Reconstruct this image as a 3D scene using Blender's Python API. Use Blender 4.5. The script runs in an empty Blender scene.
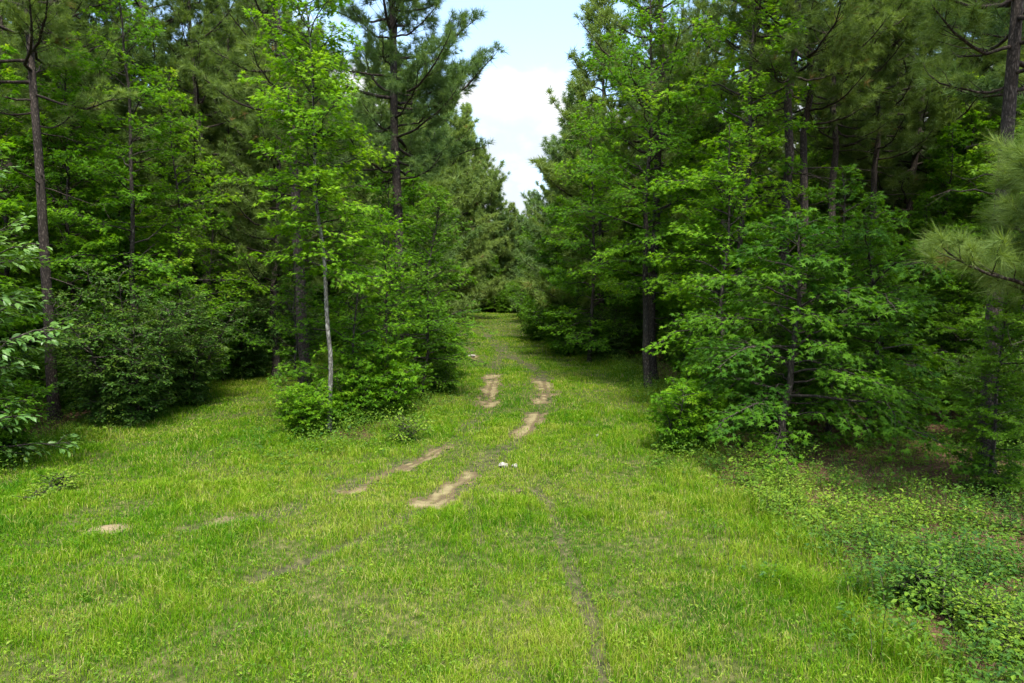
import bpy, math, random
import numpy as np
R = math.radians
sc = bpy.context.scene
COL = sc.collection
rng = np.random.default_rng(11)

# ------------------------------------------------------------------ camera geometry
CAM_H, F, HOR = 3.5, 683.0, 285.0
PITCH = math.atan((341.5 - HOR) / F)

def at(px, py):
    """ground point seen at a pixel of the photograph (flat ground)"""
    dx, dy, dz = (px - 512) / F, 1.0, -(py - 341.5) / F
    c, s = math.cos(PITCH), math.sin(PITCH)
    Y, Z = dy * c + dz * s, dz * c - dy * s
    t = CAM_H / -Z
    return np.array([dx * t, Y * t])

# ------------------------------------------------------------------ noise helpers
def vnoise(x, y, seed=0):
    """smooth value noise, vectorised, 0..1"""
    x = np.asarray(x, float); y = np.asarray(y, float)
    xi, yi = np.floor(x).astype(np.int64), np.floor(y).astype(np.int64)
    fx, fy = x - xi, y - yi
    fx, fy = fx * fx * (3 - 2 * fx), fy * fy * (3 - 2 * fy)
    def h(a, b):
        n = (a * 374761393 + b * 668265263 + seed * 1442695041) & 0xFFFFFFFF
        n = ((n ^ (n >> 13)) * 1274126177) & 0xFFFFFFFF
        n = n ^ (n >> 16)
        return (n & 0xFFFF) / 65535.0
    a, b, c, d = h(xi, yi), h(xi + 1, yi), h(xi, yi + 1), h(xi + 1, yi + 1)
    return (a * (1 - fx) + b * fx) * (1 - fy) + (c * (1 - fx) + d * fx) * fy

def fbm(x, y, seed=0, o=4):
    v, a, t = 0, 0.5, 0
    for i in range(o):
        v = v + a * vnoise(x, y, seed + i * 17); t += a
        x, y, a = x * 2.03 + 7.1, y * 2.03 + 3.3, a * 0.5
    return v / t

def sstep(a, b, x):
    t = np.clip((np.asarray(x, float) - a) / (b - a), 0, 1)
    return t * t * (3 - 2 * t)

def seg_dist(x, y, pts):
    """distance to a polyline and the interpolated parameter"""
    best = np.full(np.shape(x), 1e9); par = np.zeros(np.shape(x))
    for i in range(len(pts) - 1):
        a, b = np.array(pts[i], float), np.array(pts[i + 1], float)
        ab = b - a; L = max(1e-9, ab @ ab)
        t = np.clip(((x - a[0]) * ab[0] + (y - a[1]) * ab[1]) / L, 0, 1)
        d = np.hypot(x - a[0] - t * ab[0], y - a[1] - t * ab[1])
        m = d < best
        best = np.where(m, d, best); par = np.where(m, i + t, par)
    return best, par

# ------------------------------------------------------------------ lie of the land
LEFT_Y = [0, 12, 15, 20, 24, 29, 36, 50, 70, 84, 90]
LEFT_X = [-9.6, -10.0, -10.4, -10.6, -10.7, -9.8, -8.6, -7.8, -7.2, -8.5, -9.0]
RIGHT_Y = [0, 5, 8.5, 12.6, 14, 18, 24, 29, 36, 50, 85]
RIGHT_X = [3.2, 3.3, 4.0, 3.5, 4.0, 4.4, 4.9, 4.6, 3.2, 1.9, 1.2]
def left_edge(y): return np.interp(y, LEFT_Y, LEFT_X)
def right_edge(y): return np.interp(y, RIGHT_Y, RIGHT_X)

SAND = [  # sandy bare stretches of the two wheel tracks (pixel polylines on the ground, half width in m)
    ([(492, 378), (493, 392), (488, 408)], 0.36),
    ([(541, 384), (546, 396), (545, 404)], 0.42),
    ([(536, 416), (530, 428), (521, 438)], 0.27),
    ([(447, 449), (425, 458), (400, 468)], 0.22),
    ([(400, 468), (376, 478), (350, 490)], 0.26),
    ([(470, 478), (452, 488), (430, 504)], 0.27),
    ([(505, 486), (515, 492)], 0.13),
    ([(470, 354), (474, 358)], 0.30),
]
RUT = [  # dark, damp soil in the ruts
    ([(548, 404), (524, 440), (500, 456), (470, 478), (430, 508), (400, 522), (355, 545), (300, 566), (255, 582)], 0.15, 0.75),
    ([(535, 492), (549, 505), (560, 540), (576, 585), (592, 630), (604, 690)], 0.115, 0.74),
    ([(350, 490), (300, 504), (240, 520), (190, 532)], 0.16, 0.55),
    ([(466, 505), (474, 525), (479, 548)], 0.11, 0.6),
    ([(505, 345), (495, 365), (492, 385), (488, 408), (470, 432), (447, 449), (420, 460), (376, 478), (350, 490), (300, 506), (240, 522)], 0.36, 0.66),
    ([(530, 366), (541, 384), (545, 404), (530, 428), (521, 438), (500, 456), (470, 478), (430, 504), (395, 524)], 0.38, 0.66),
    ([(486, 336), (500, 350), (530, 366), (545, 384)], 0.35, 0.8),
    ([(468, 330), (470, 352), (490, 372)], 0.28, 0.5),
]
PALE = [  # dry worn spots in the turf: pixel centre, radius m
    (110, 533, 0.26), (20, 497, 0.5), (92, 496, 0.28), (600, 438, 0.2), (700, 495, .5),
    (225, 520, .25), (300, 640, .25), (665, 520, .35),
]
SANDW = [([at(*p) for p in pl], w) for pl, w in SAND]
RUTW = [([at(*p) for p in pl], w, k) for pl, w, k in RUT]
PALEW = [(at(px, py), r) for px, py, r in PALE]

def sand_mask(x, y):
    n = fbm(x * 2.6, y * 1.3, 5) - 0.5
    n2 = fbm(x * 7, y * 7, 9) - 0.5
    m = np.zeros(np.shape(x))
    for pl, w in SANDW:
        d, _ = seg_dist(x, y, pl)
        m = np.maximum(m, 0.95 - d / (w * 1.15) + n * 2.2 + n2 * 1.5 - 0.10)
    return m                                         # > ~0.25 is sand

def rut_mask(x, y):
    n = fbm(x * 3, y * 3, 21) - 0.5
    m = np.zeros(np.shape(x))
    for pl, w, k in RUTW:
        d, _ = seg_dist(x, y, pl)
        m = np.maximum(m, k * sstep(1.25, 0.3, d / w + n * 1.3))
    return m * (0.66 + 0.34 * sstep(0.36, 0.58, fbm(x * 0.9, y * 0.9, 23)))

def pale_mask(x, y):
    m = np.zeros(np.shape(x))
    n = fbm(x * 2.5, y * 2.5, 31) - 0.5
    for (c, r) in PALEW[1:]:
        d = np.hypot((x - c[0]), (y - c[1])) / r
        m = np.maximum(m, 0.55 * sstep(1.2, 0.2, d + n * 2.0))
    return m

def mound_mask(x, y):
    c, r = PALEW[0]; n = fbm(x * 6, y * 6, 33) - 0.5
    return sstep(1.25, 0.55, np.hypot((x - c[0]) * .8, y - c[1]) / r + n * .7)

def litter_mask(x, y):
    n = (fbm(x * 0.9, y * 0.9, 41) - 0.5) * 2.2
    a = sstep(0.5, -1.0, x - left_edge(y) + n * 0.6)
    b = sstep(-0.5, 1.0, x - right_edge(y) + n * 0.7)
    c = sstep(84, 90, y + n)
    m = np.maximum(np.maximum(a, b), c)
    ix, iy = at(365, 408)                             # the island of saplings left of the track
    i = sstep(1.15, 0.6, np.hypot((x + 4.0) / 1.5, (y - 18.5) / 4.2) + n * 0.2)
    return np.maximum(m, i * 0.8)

def height(x, y):
    z = (fbm(x * 0.12, y * 0.12, 71) - 0.5) * 0.35 + (fbm(x * 0.8, y * 0.8, 73) - 0.5) * 0.07
    z = z + (fbm(x * 4, y * 4, 75, 3) - 0.5) * 0.025
    z = z * sstep(0, 6, np.hypot(x, y))
    z = z - 0.05 * rut_mask(x, y)
    z = z - 0.03 * sstep(0, 0.6, sand_mask(x, y))
    c = PALEW[0]
    z = z + 0.07 * np.exp(-(((x - c[0][0]) ** 2 + (y - c[0][1]) ** 2) / 0.05))
    return z
def hz(x, y): return float(height(np.array([x], float), np.array([y], float))[0])

# ------------------------------------------------------------------ mesh assembly
class MB:
    def __init__(self): self.v, self.f, self.t, self.m, self.n = [], [], [], [], 0
    def add(self, v, f, tint=0.5, mat=0):
        v = np.asarray(v, np.float32).reshape(-1, 3); f = np.asarray(f, np.int32)
        if not len(v): return
        self.v.append(v); self.f.append(f + self.n)
        self.t.append(np.broadcast_to(np.asarray(tint, np.float32), (len(v),)))
        self.m.append(np.full(len(f), mat, np.int32)); self.n += len(v)
    def mesh(self, name, mats, smooth=False):
        me = bpy.data.meshes.new(name)
        v = np.concatenate(self.v)
        me.vertices.add(len(v)); me.vertices.foreach_set('co', v.ravel())
        loops = np.concatenate([f.ravel() for f in self.f])
        tot = np.concatenate([np.full(len(f), f.shape[1], np.int32) for f in self.f])
        me.loops.add(len(loops)); me.loops.foreach_set('vertex_index', loops.astype(np.int32))
        me.polygons.add(len(tot))
        me.polygons.foreach_set('loop_start', (np.cumsum(tot) - tot).astype(np.int32))
        me.polygons.foreach_set('material_index', np.concatenate(self.m))
        me.polygons.foreach_set('use_smooth', np.full(len(tot), smooth))
        a = me.attributes.new('tint', 'FLOAT', 'POINT')
        a.data.foreach_set('value', np.concatenate(self.t).astype(np.float32))
        for m in mats: me.materials.append(m)
        me.update(calc_edges=True)
        return me

def norm(a):
    a = np.asarray(a, float)
    return a / np.maximum(1e-9, np.linalg.norm(a, axis=-1, keepdims=True))

def tube(mb, pts, rad, n=6, tint=0.5, cap=True, mat=0):
    pts = np.asarray(pts, float); rad = np.broadcast_to(np.asarray(rad, float), (len(pts),))
    tan = norm(np.gradient(pts, axis=0))
    ref = np.array([0, 0, 1.0]) if abs(tan[0][2]) < 0.8 else np.array([1.0, 0, 0])
    u = norm(np.cross(tan, ref)); w = np.cross(tan, u)
    a = np.linspace(0, 2 * np.pi, n, endpoint=False)
    ring = pts[:, None] + rad[:, None, None] * (np.cos(a)[None, :, None] * u[:, None] + np.sin(a)[None, :, None] * w[:, None])
    v = ring.reshape(-1, 3)
    i = np.arange(len(pts) - 1)[:, None] * n; j = np.arange(n)[None]; k = (j + 1) % n
    f = np.stack([i + j, i + k, i + n + k, i + n + j], -1).reshape(-1, 4)
    mb.add(v, f, tint, mat)

def scatter(mb, tv, tf, pos, xax, yax, zax, scale, tint, mat=0):
    """copies of a template (tv, tf) at pos with axes and scale"""
    if not len(pos): return
    tv = np.asarray(tv, float); k = len(tv)
    s = np.asarray(scale, float).reshape(-1, 1, 1)
    v = pos[:, None] + s * (tv[None, :, 0:1] * xax[:, None] + tv[None, :, 1:2] * yax[:, None] + tv[None, :, 2:3] * zax[:, None])
    f = np.asarray(tf)[None] + (np.arange(len(pos)) * k)[:, None, None]
    mb.add(v.reshape(-1, 3), f.reshape(-1, np.shape(tf)[1]), np.repeat(np.broadcast_to(tint, (len(pos),)), k), mat)

def frame(d, n):
    d = norm(d); x = norm(np.cross(d, n)); z = np.cross(x, d)
    return x, d, z

# leaf templates (unit length along y, z up)
def star_leaf():
    ang = [0, 26, 52, 80, 110, 150, 180, 210, 250, 280, 308, 334]
    rad = [1.0, .36, .92, .34, .66, .2, .1, .2, .66, .34, .92, .36]
    v = [(0, 0.38, 0.05)]
    for a, r in zip(ang, rad):
        v.append((math.sin(R(a)) * r * 0.62, 0.38 + math.cos(R(a)) * r * 0.62, -0.10 * r))
    n = len(ang)
    return np.array(v), np.array([(0, 1 + i, 1 + (i + 1) % n) for i in range(n)])
def oval_leaf(w=0.45):
    v = [(0, 0, 0), (w * .5, .35, .06), (w * .42, .68, .03), (0, 1, -.12), (-w * .42, .68, .03), (-w * .5, .35, .06), (0, .5, -.02)]
    return np.array(v), np.array([(0, 1, 6), (1, 2, 6), (2, 3, 6), (3, 4, 6), (4, 5, 6), (5, 0, 6)])
def kite_leaf(w=0.5):
    return np.array([(0, 0, 0), (w * .5, .45, .07), (0, 1, -.08), (-w * .5, .45, .07)]), np.array([(0, 1, 2), (0, 2, 3)])
def tri_leaf():
    v = [(0, 0.05, 0.0), (0.12, 0.32, .05), (-0.12, 0.32, .05), (0, 1.0, -.1), (.58, .50, -.07), (-.58, .50, -.07), (.36, .02, -.05), (-.36, .02, -.05)]
    return np.array(v), np.array([(1, 3, 2), (0, 4, 1), (0, 2, 5), (0, 1, 2), (0, 6, 4), (0, 5, 7)])
STAR, OVAL, KITE, TRI = star_leaf(), oval_leaf(), kite_leaf(), tri_leaf()

# ------------------------------------------------------------------ materials
def new_mat(name):
    m = bpy.data.materials.new(name); m.use_nodes = True
    nt = m.node_tree; nt.nodes.clear()
    return m, nt, nt.nodes, nt.links
def ramp(nodes, stops):
    n = nodes.new('ShaderNodeValToRGB'); e = n.color_ramp.elements
    while len(e) < len(stops): e.new(0.5)
    for el, (p, c) in zip(e, stops): el.position = p; el.color = (*c, 1)
    return n

def leaf_mat(name, stops, trans=0.35, spec=0.35, rough=0.5, trans_tint=(1.25, 1.25, 0.45), var=0.10):
    m, nt, N, L = new_mat(name)
    out = N.new('ShaderNodeOutputMaterial'); at_ = N.new('ShaderNodeAttribute'); at_.attribute_name = 'tint'
    oi = N.new('ShaderNodeObjectInfo')
    ma = N.new('ShaderNodeMath'); ma.operation = 'MULTIPLY_ADD'; ma.inputs[1].default_value = var * 2
    L.new(oi.outputs['Random'], ma.inputs[0]); L.new(at_.outputs['Fac'], ma.inputs[2])
    mb = N.new('ShaderNodeMath'); mb.operation = 'SUBTRACT'; mb.inputs[1].default_value = var
    L.new(ma.outputs[0], mb.inputs[0])
    rp = ramp(N, stops); L.new(mb.outputs[0], rp.inputs[0])
    p = N.new('ShaderNodeBsdfPrincipled'); p.inputs['Roughness'].default_value = rough
    p.inputs['Specular IOR Level'].default_value = spec
    L.new(rp.outputs[0], p.inputs['Base Color'])
    tr = N.new('ShaderNodeBsdfTranslucent')
    mx = N.new('ShaderNodeMix'); mx.data_type = 'RGBA'; mx.blend_type = 'MULTIPLY'; mx.inputs[0].default_value = 1
    L.new(rp.outputs[0], mx.inputs[6]); mx.inputs[7].default_value = (*trans_tint, 1)
    L.new(mx.outputs[2], tr.inputs['Color'])
    ms = N.new('ShaderNodeMixShader'); ms.inputs[0].default_value = trans
    L.new(p.outputs[0], ms.inputs[1]); L.new(tr.outputs[0], ms.inputs[2]); L.new(ms.outputs[0], out.inputs[0])
    return m

def bark_mat(name, c_lo, c_hi, scale=9, stretch=0.28, bump=0.6):
    m, nt, N, L = new_mat(name)
    out = N.new('ShaderNodeOutputMaterial'); p = N.new('ShaderNodeBsdfPrincipled')
    tc = N.new('ShaderNodeTexCoord'); mp = N.new('ShaderNodeMapping'); mp.inputs['Scale'].default_value = (1, 1, stretch)
    L.new(tc.outputs['Object'], mp.inputs[0])
    n0 = N.new('ShaderNodeTexNoise'); n0.inputs['Scale'].default_value = scale * .7; n0.inputs['Detail'].default_value = 3
    L.new(mp.outputs[0], n0.inputs['Vector'])
    va = N.new('ShaderNodeVectorMath'); va.operation = 'MULTIPLY_ADD'; va.inputs[1].default_value = (2.2 / scale,) * 3
    L.new(n0.outputs['Color'], va.inputs[0]); L.new(mp.outputs[0], va.inputs[2])
    vo = N.new('ShaderNodeTexVoronoi'); vo.feature = 'DISTANCE_TO_EDGE'; vo.inputs['Scale'].default_value = scale
    no = N.new('ShaderNodeTexNoise'); no.inputs['Scale'].default_value = scale * 1.6; no.inputs['Detail'].default_value = 6
    L.new(va.outputs[0], vo.inputs['Vector']); L.new(mp.outputs[0], no.inputs['Vector'])
    mr = N.new('ShaderNodeMapRange'); mr.inputs[1].default_value = 0.0; mr.inputs[2].default_value = 0.5
    L.new(vo.outputs['Distance'], mr.inputs[0])
    mu = N.new('ShaderNodeMath'); mu.operation = 'MULTIPLY'; L.new(mr.outputs[0], mu.inputs[0]); L.new(no.outputs[0], mu.inputs[1])
    rp = ramp(N, [(0.0, tuple(c * 0.35 for c in c_lo)), (0.25, c_lo), (0.6, c_hi)])
    L.new(mu.outputs[0], rp.inputs[0]); L.new(rp.outputs[0], p.inputs['Base Color'])
    p.inputs['Roughness'].default_value = 0.9; p.inputs['Specular IOR Level'].default_value = 0.15
    b = N.new('ShaderNodeBump'); b.inputs['Strength'].default_value = bump; b.inputs['Distance'].default_value = 0.02
    L.new(mu.outputs[0], b.inputs['Height']); L.new(b.outputs[0], p.inputs['Normal'])
    L.new(p.outputs[0], out.inputs[0])
    return m

M = {}
M['pine_bark'] = bark_mat('pine_bark', (0.066, 0.052, 0.043), (0.19, 0.155, 0.128), 26, 0.3, 0.5)
M['pine_twig'] = bark_mat('pine_twig', (0.05, 0.038, 0.03), (0.12, 0.095, 0.075), 14)
M['gum_bark'] = bark_mat('gum_bark', (0.06, 0.05, 0.04), (0.15, 0.13, 0.105), 18, 0.4, 0.4)
M['pale_bark'] = bark_mat('pale_bark', (0.20, 0.19, 0.16), (0.38, 0.37, 0.32), 12, 0.5, 0.3)
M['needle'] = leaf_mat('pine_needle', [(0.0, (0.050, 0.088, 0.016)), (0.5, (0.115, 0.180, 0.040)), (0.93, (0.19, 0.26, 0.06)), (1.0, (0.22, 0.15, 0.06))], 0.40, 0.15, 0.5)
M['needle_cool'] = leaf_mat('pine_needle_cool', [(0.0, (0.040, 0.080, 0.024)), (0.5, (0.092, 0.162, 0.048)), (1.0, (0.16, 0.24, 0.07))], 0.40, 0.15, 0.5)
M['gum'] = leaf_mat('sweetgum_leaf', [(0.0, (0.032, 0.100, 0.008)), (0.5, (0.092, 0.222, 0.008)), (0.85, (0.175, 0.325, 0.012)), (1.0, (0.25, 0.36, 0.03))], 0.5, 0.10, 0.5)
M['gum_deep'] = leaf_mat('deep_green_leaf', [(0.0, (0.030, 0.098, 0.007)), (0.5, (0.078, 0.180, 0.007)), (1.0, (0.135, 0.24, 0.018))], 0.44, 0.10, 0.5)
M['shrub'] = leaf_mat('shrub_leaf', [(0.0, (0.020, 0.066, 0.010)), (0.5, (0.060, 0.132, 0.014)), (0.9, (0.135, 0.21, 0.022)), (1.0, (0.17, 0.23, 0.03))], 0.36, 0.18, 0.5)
M['broad'] = leaf_mat('broad_leaf', [(0.0, (0.04, 0.11, 0.025)), (0.5, (0.078, 0.18, 0.036)), (1.0, (0.13, 0.24, 0.045))], 0.36, 0.4, 0.4)
M['grass'] = leaf_mat('grass_blade', [(0.0, (0.030, 0.115, 0.005)), (0.35, (0.076, 0.186, 0.004)), (0.62, (0.150, 0.254, 0.007)), (0.82, (0.27, 0.30, 0.045)), (1.0, (0.38, 0.32, 0.16))], 0.34, 0.08, 0.5, (1.1, 1.15, .3), 0)
M['weed'] = leaf_mat('weed_leaf', [(0.0, (0.03, 0.09, 0.015)), (0.5, (0.095, 0.180, 0.014)), (0.85, (0.175, 0.26, 0.020)), (1.0, (0.22, 0.275, 0.045))], 0.34, 0.12, 0.5, (1.1, 1.2, .5), 0)
M['dead'] = leaf_mat('dead_leaf', [(0.0, (0.05, 0.028, 0.016)), (0.5, (0.12, 0.068, 0.036)), (1.0, (0.23, 0.155, 0.09))], 0.1, 0.2, 0.7, (1, 1, 1), 0)

def ground_material():
    m, nt, N, L = new_mat('ground')
    out = N.new('ShaderNodeOutputMaterial'); p = N.new('ShaderNodeBsdfPrincipled')
    p.inputs['Roughness'].default_value = 0.95; p.inputs['Specular IOR Level'].default_value = 0.1
    geo = N.new('ShaderNodeNewGeometry')
    def noise(s, d=6):
        n = N.new('ShaderNodeTexNoise'); n.inputs['Scale'].default_value = s; n.inputs['Detail'].default_value = d
        L.new(geo.outputs['Position'], n.inputs['Vector']); return n
    n1, n2, n3 = noise(0.8), noise(9), noise(45)
    turf = ramp(N, [(0.3, (0.026, 0.034, 0.008)), (0.5, (0.052, 0.064, 0.014)), (0.72, (0.12, 0.105, 0.045))])
    L.new(n2.outputs[0], turf.inputs[0])
    lit = ramp(N, [(0.3, (0.026, 0.016, 0.010)), (0.5, (0.080, 0.043, 0.025)), (0.72, (0.16, 0.10, 0.058))])
    L.new(n3.outputs[0], lit.inputs[0])
    soil = ramp(N, [(0.3, (0.026, 0.024, 0.016)), (0.7, (0.090, 0.074, 0.044))]); L.new(n2.outputs[0], soil.inputs[0])
    pale = ramp(N, [(0.3, (0.16, 0.12, 0.066)), (0.7, (0.27, 0.21, 0.125))]); L.new(n3.outputs[0], pale.inputs[0])
    last = turf.outputs[0]
    for an, col in (('litter', lit), ('rut', soil), ('pale', pale)):
        a = N.new('ShaderNodeAttribute'); a.attribute_name = an
        mx = N.new('ShaderNodeMix'); mx.data_type = 'RGBA'
        L.new(a.outputs['Fac'], mx.inputs[0]); L.new(last, mx.inputs[6]); L.new(col.outputs[0], mx.inputs[7]); last = mx.outputs[2]
    L.new(last, p.inputs['Base Color'])
    b = N.new('ShaderNodeBump'); b.inputs['Strength'].default_value = 0.7; b.inputs['Distance'].default_value = 0.03
    L.new(n3.outputs[0], b.inputs['Height']); L.new(b.outputs[0], p.inputs['Normal'])
    L.new(p.outputs[0], out.inputs[0])
    return m
def sand_material():
    m, nt, N, L = new_mat('sand')
    out = N.new('ShaderNodeOutputMaterial'); p = N.new('ShaderNodeBsdfPrincipled')
    p.inputs['Roughness'].default_value = 0.95; p.inputs['Specular IOR Level'].default_value = 0.1
    geo = N.new('ShaderNodeNewGeometry')
    n = N.new('ShaderNodeTexNoise'); n.inputs['Scale'].default_value = 4; n.inputs['Detail'].default_value = 10; n.inputs['Roughness'].default_value = 0.7
    L.new(geo.outputs['Position'], n.inputs['Vector'])
    rp = ramp(N, [(0.32, (0.09, 0.066, 0.036)), (0.50, (0.105, 0.080, 0.040)), (0.80, (0.195, 0.162, 0.082))])
    ta = N.new('ShaderNodeAttribute'); ta.attribute_name = 'tint'
    mm = N.new('ShaderNodeMath'); mm.operation = 'MULTIPLY_ADD'; mm.inputs[1].default_value = 0.45; L.new(ta.outputs['Fac'], mm.inputs[0])
    ms = N.new('ShaderNodeMath'); ms.operation = 'SUBTRACT'; ms.inputs[1].default_value = 0.22; L.new(n.outputs[0], ms.inputs[0]); L.new(ms.outputs[0], mm.inputs[2])
    L.new(mm.outputs[0], rp.inputs[0]); L.new(rp.outputs[0], p.inputs['Base Color'])
    b = N.new('ShaderNodeBump'); b.inputs['Strength'].default_value = 0.9; b.inputs['Distance'].default_value = 0.05
    L.new(n.outputs[0], b.inputs['Height']); L.new(b.outputs[0], p.inputs['Normal'])
    L.new(p.outputs[0], out.inputs[0])
    return m
def stone_material():
    m, nt, N, L = new_mat('pale_stone')
    out = N.new('ShaderNodeOutputMaterial'); p = N.new('ShaderNodeBsdfPrincipled'); p.inputs['Roughness'].default_value = 0.8
    tc = N.new('ShaderNodeTexCoord'); n = N.new('ShaderNodeTexNoise'); n.inputs['Scale'].default_value = 22; n.inputs['Detail'].default_value = 6
    L.new(tc.outputs['Object'], n.inputs['Vector'])
    rp = ramp(N, [(0.35, (0.15, 0.13, 0.10)), (0.62, (0.33, 0.305, 0.265))])
    L.new(n.outputs[0], rp.inputs[0]); L.new(rp.outputs[0], p.inputs['Base Color']); L.new(p.outputs[0], out.inputs[0])
    return m
M['ground'], M['sand'], M['stone'] = ground_material(), sand_material(), stone_material()

# ------------------------------------------------------------------ object helpers
def link(o): COL.objects.link(o); return o
def mesh_obj(name, me, parent=None):
    o = bpy.data.objects.new(name, me); link(o)
    if parent is not None: o.parent = parent
    return o
def tag(o, label, cat, group=None):
    o['label'] = label; o['category'] = cat
    if group: o['group'] = group
    return o
def place(parts, name, label, cat, x, y, rz=0.0, s=1.0, group=None, tilt=(0, 0), dz=-0.03):
    """an Empty at the foot of the thing, its parts as children sharing mesh data"""
    e = bpy.data.objects.new(name, None); e.empty_display_size = 0.3; link(e)
    e.location = (x, y, hz(x, y) + dz); e.rotation_euler = (tilt[0], tilt[1], rz); e.scale = (s, s, s)
    tag(e, label, cat, group)
    for pname, me in parts: mesh_obj(pname, me, e)
    return e

# ------------------------------------------------------------------ ground
def spaced(segs):
    out = []
    for a, b, st in segs: out.append(np.arange(a, b, st))
    return np.concatenate(out)
gx = spaced([(-700, -100, 100), (-100, -40, 10), (-40, -16, 1.2), (-16, 12, 0.14), (12, 40, 1.2), (40, 100, 10), (100, 701, 100)])
gy = spaced([(-400, -40, 60), (-40, 0, 4), (0, 4, 0.5), (4, 34, 0.14), (34, 60, 0.3), (60, 110, 1.2), (110, 200, 10), (200, 1001, 100)])
X, Y = np.meshgrid(gx, gy)
mb = MB()
v = np.stack([X, Y, height(X, Y)], -1).reshape(-1, 3)
nx, ny = len(gx), len(gy)
i, j = np.meshgrid(np.arange(nx - 1), np.arange(ny - 1)); b0 = (j * nx + i).ravel()
mb.add(v, np.stack([b0, b0 + 1, b0 + nx + 1, b0 + nx], -1))
gme = mb.mesh('ground', [M['ground']], True)
for an, fn in (('litter', litter_mask), ('rut', rut_mask), ('pale', lambda x, y: np.maximum(pale_mask(x, y), 0.9 * mound_mask(x, y)))):
    a = gme.attributes.new(an, 'FLOAT', 'POINT'); a.data.foreach_set('value', fn(X, Y).ravel().astype(np.float32))
ground = mesh_obj('ground', gme); ground['kind'] = 'structure'

# sandy stretches of the two wheel tracks, a sheet just above the ground
def track_sheet():
    mb = MB(); st = 0.045
    xs = np.arange(-5, 3, st); ys = np.arange(9, 38, st)
    X, Y = np.meshgrid(xs, ys); S = sand_mask(X, Y)
    Z = height(X, Y) + 0.003 + 0.022 * sstep(0.25, 0.8, S)
    c = (S[:-1, :-1] + S[1:, 1:] + S[:-1, 1:] + S[1:, :-1]) / 4 > 0.10
    K = np.zeros(np.shape(X))
    for pl, w in (([(432, 502), (452, 491), (472, 479)], .055), ([(440, 506), (462, 490)], .03), ([(543, 382), (549, 404)], .06), ([(524, 441), (536, 424), (544, 406)], .05), ([(380, 477), (425, 458), (446, 449)], .04), ([(486, 404), (494, 380)], .05)):
        K = np.maximum(K, np.exp(-(seg_dist(X + .06 * (fbm(X * 3, Y * 3, 18) - .5), Y, [at(*p) for p in pl])[0] / w) ** 2))
    Z = Z - 0.012 * K
    T_ = np.clip(S - 1.1 * K + (fbm(X * 6, Y * 6, 15) - .5) * 0.9, 0, 1)
    nx = len(xs); j, i = np.nonzero(c); b = j * nx + i
    f = np.stack([b, b + 1, b + nx + 1, b + nx], -1)
    u, inv = np.unique(f, return_inverse=True)
    v = np.stack([X, Y, Z], -1).reshape(-1, 3)[u]
    mb.add(v, inv.reshape(-1, 4), T_.ravel()[u])
    o = mesh_obj('dirt_track', mb.mesh('dirt_track', [M['sand']], True)); o['kind'] = 'structure'
track_sheet()

# ------------------------------------------------------------------ grass
def blades(mb, x, y, h, w, tint, bend=0.6, mat=0):
    n = len(x); z = height(x, y) - 0.01
    a = rng.uniform(0, 2 * np.pi, n); la = a + rng.normal(0, 0.9, n)
    side = np.stack([np.cos(a + np.pi / 2), np.sin(a + np.pi / 2), np.zeros(n)], -1) * (w / 2)[:, None]
    ln = np.stack([np.cos(la), np.sin(la), np.zeros(n)], -1)
    b = rng.uniform(0.25, 1.35, n) * bend
    p0 = np.stack([x, y, z], -1)
    up = np.array([0, 0, 1.0])
    p1 = p0 + up * (h * 0.55)[:, None] + ln * (h * b * 0.25)[:, None]
    p2 = p0 + up * (h * (1 - 0.35 * b))[:, None] + ln * (h * b * 0.95)[:, None]
    v = np.stack([p0 - side, p0 + side, p1 + side * .8, p1 - side * .8, p2], 1).reshape(-1, 3)
    o = (np.arange(n) * 5)[:, None]
    base = mb.n
    mb.add(v, np.concatenate([o + np.array([[0, 1, 2]]), o + np.array([[0, 2, 3]]), o + np.array([[3, 2, 4]])]), np.repeat(tint, 5), mat)

def keep_on_turf(x, y, p_sand=0.03):
    lit = litter_mask(x, y); s = sand_mask(x, y); r = rut_mask(x, y); pl = pale_mask(x, y)
    p = (1 - np.where((y < 12.5) & (x < 7.5) & (x > 0), 0.86, 0.96) * lit) * np.where(s > 0.12, p_sand + 0.14 + 0.4 * sstep(0.6, 0.2, s), 1) * (1 - 0.85 * r) * (1 - 0.5 * pl) * (1 - 0.93 * mound_mask(x, y))
    thin = sstep(0.30, 0.55, fbm(x * 1.7, y * 1.7, 53))
    p = p * (0.42 + 0.58 * thin)
    return rng.random(len(x)) < p

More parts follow.
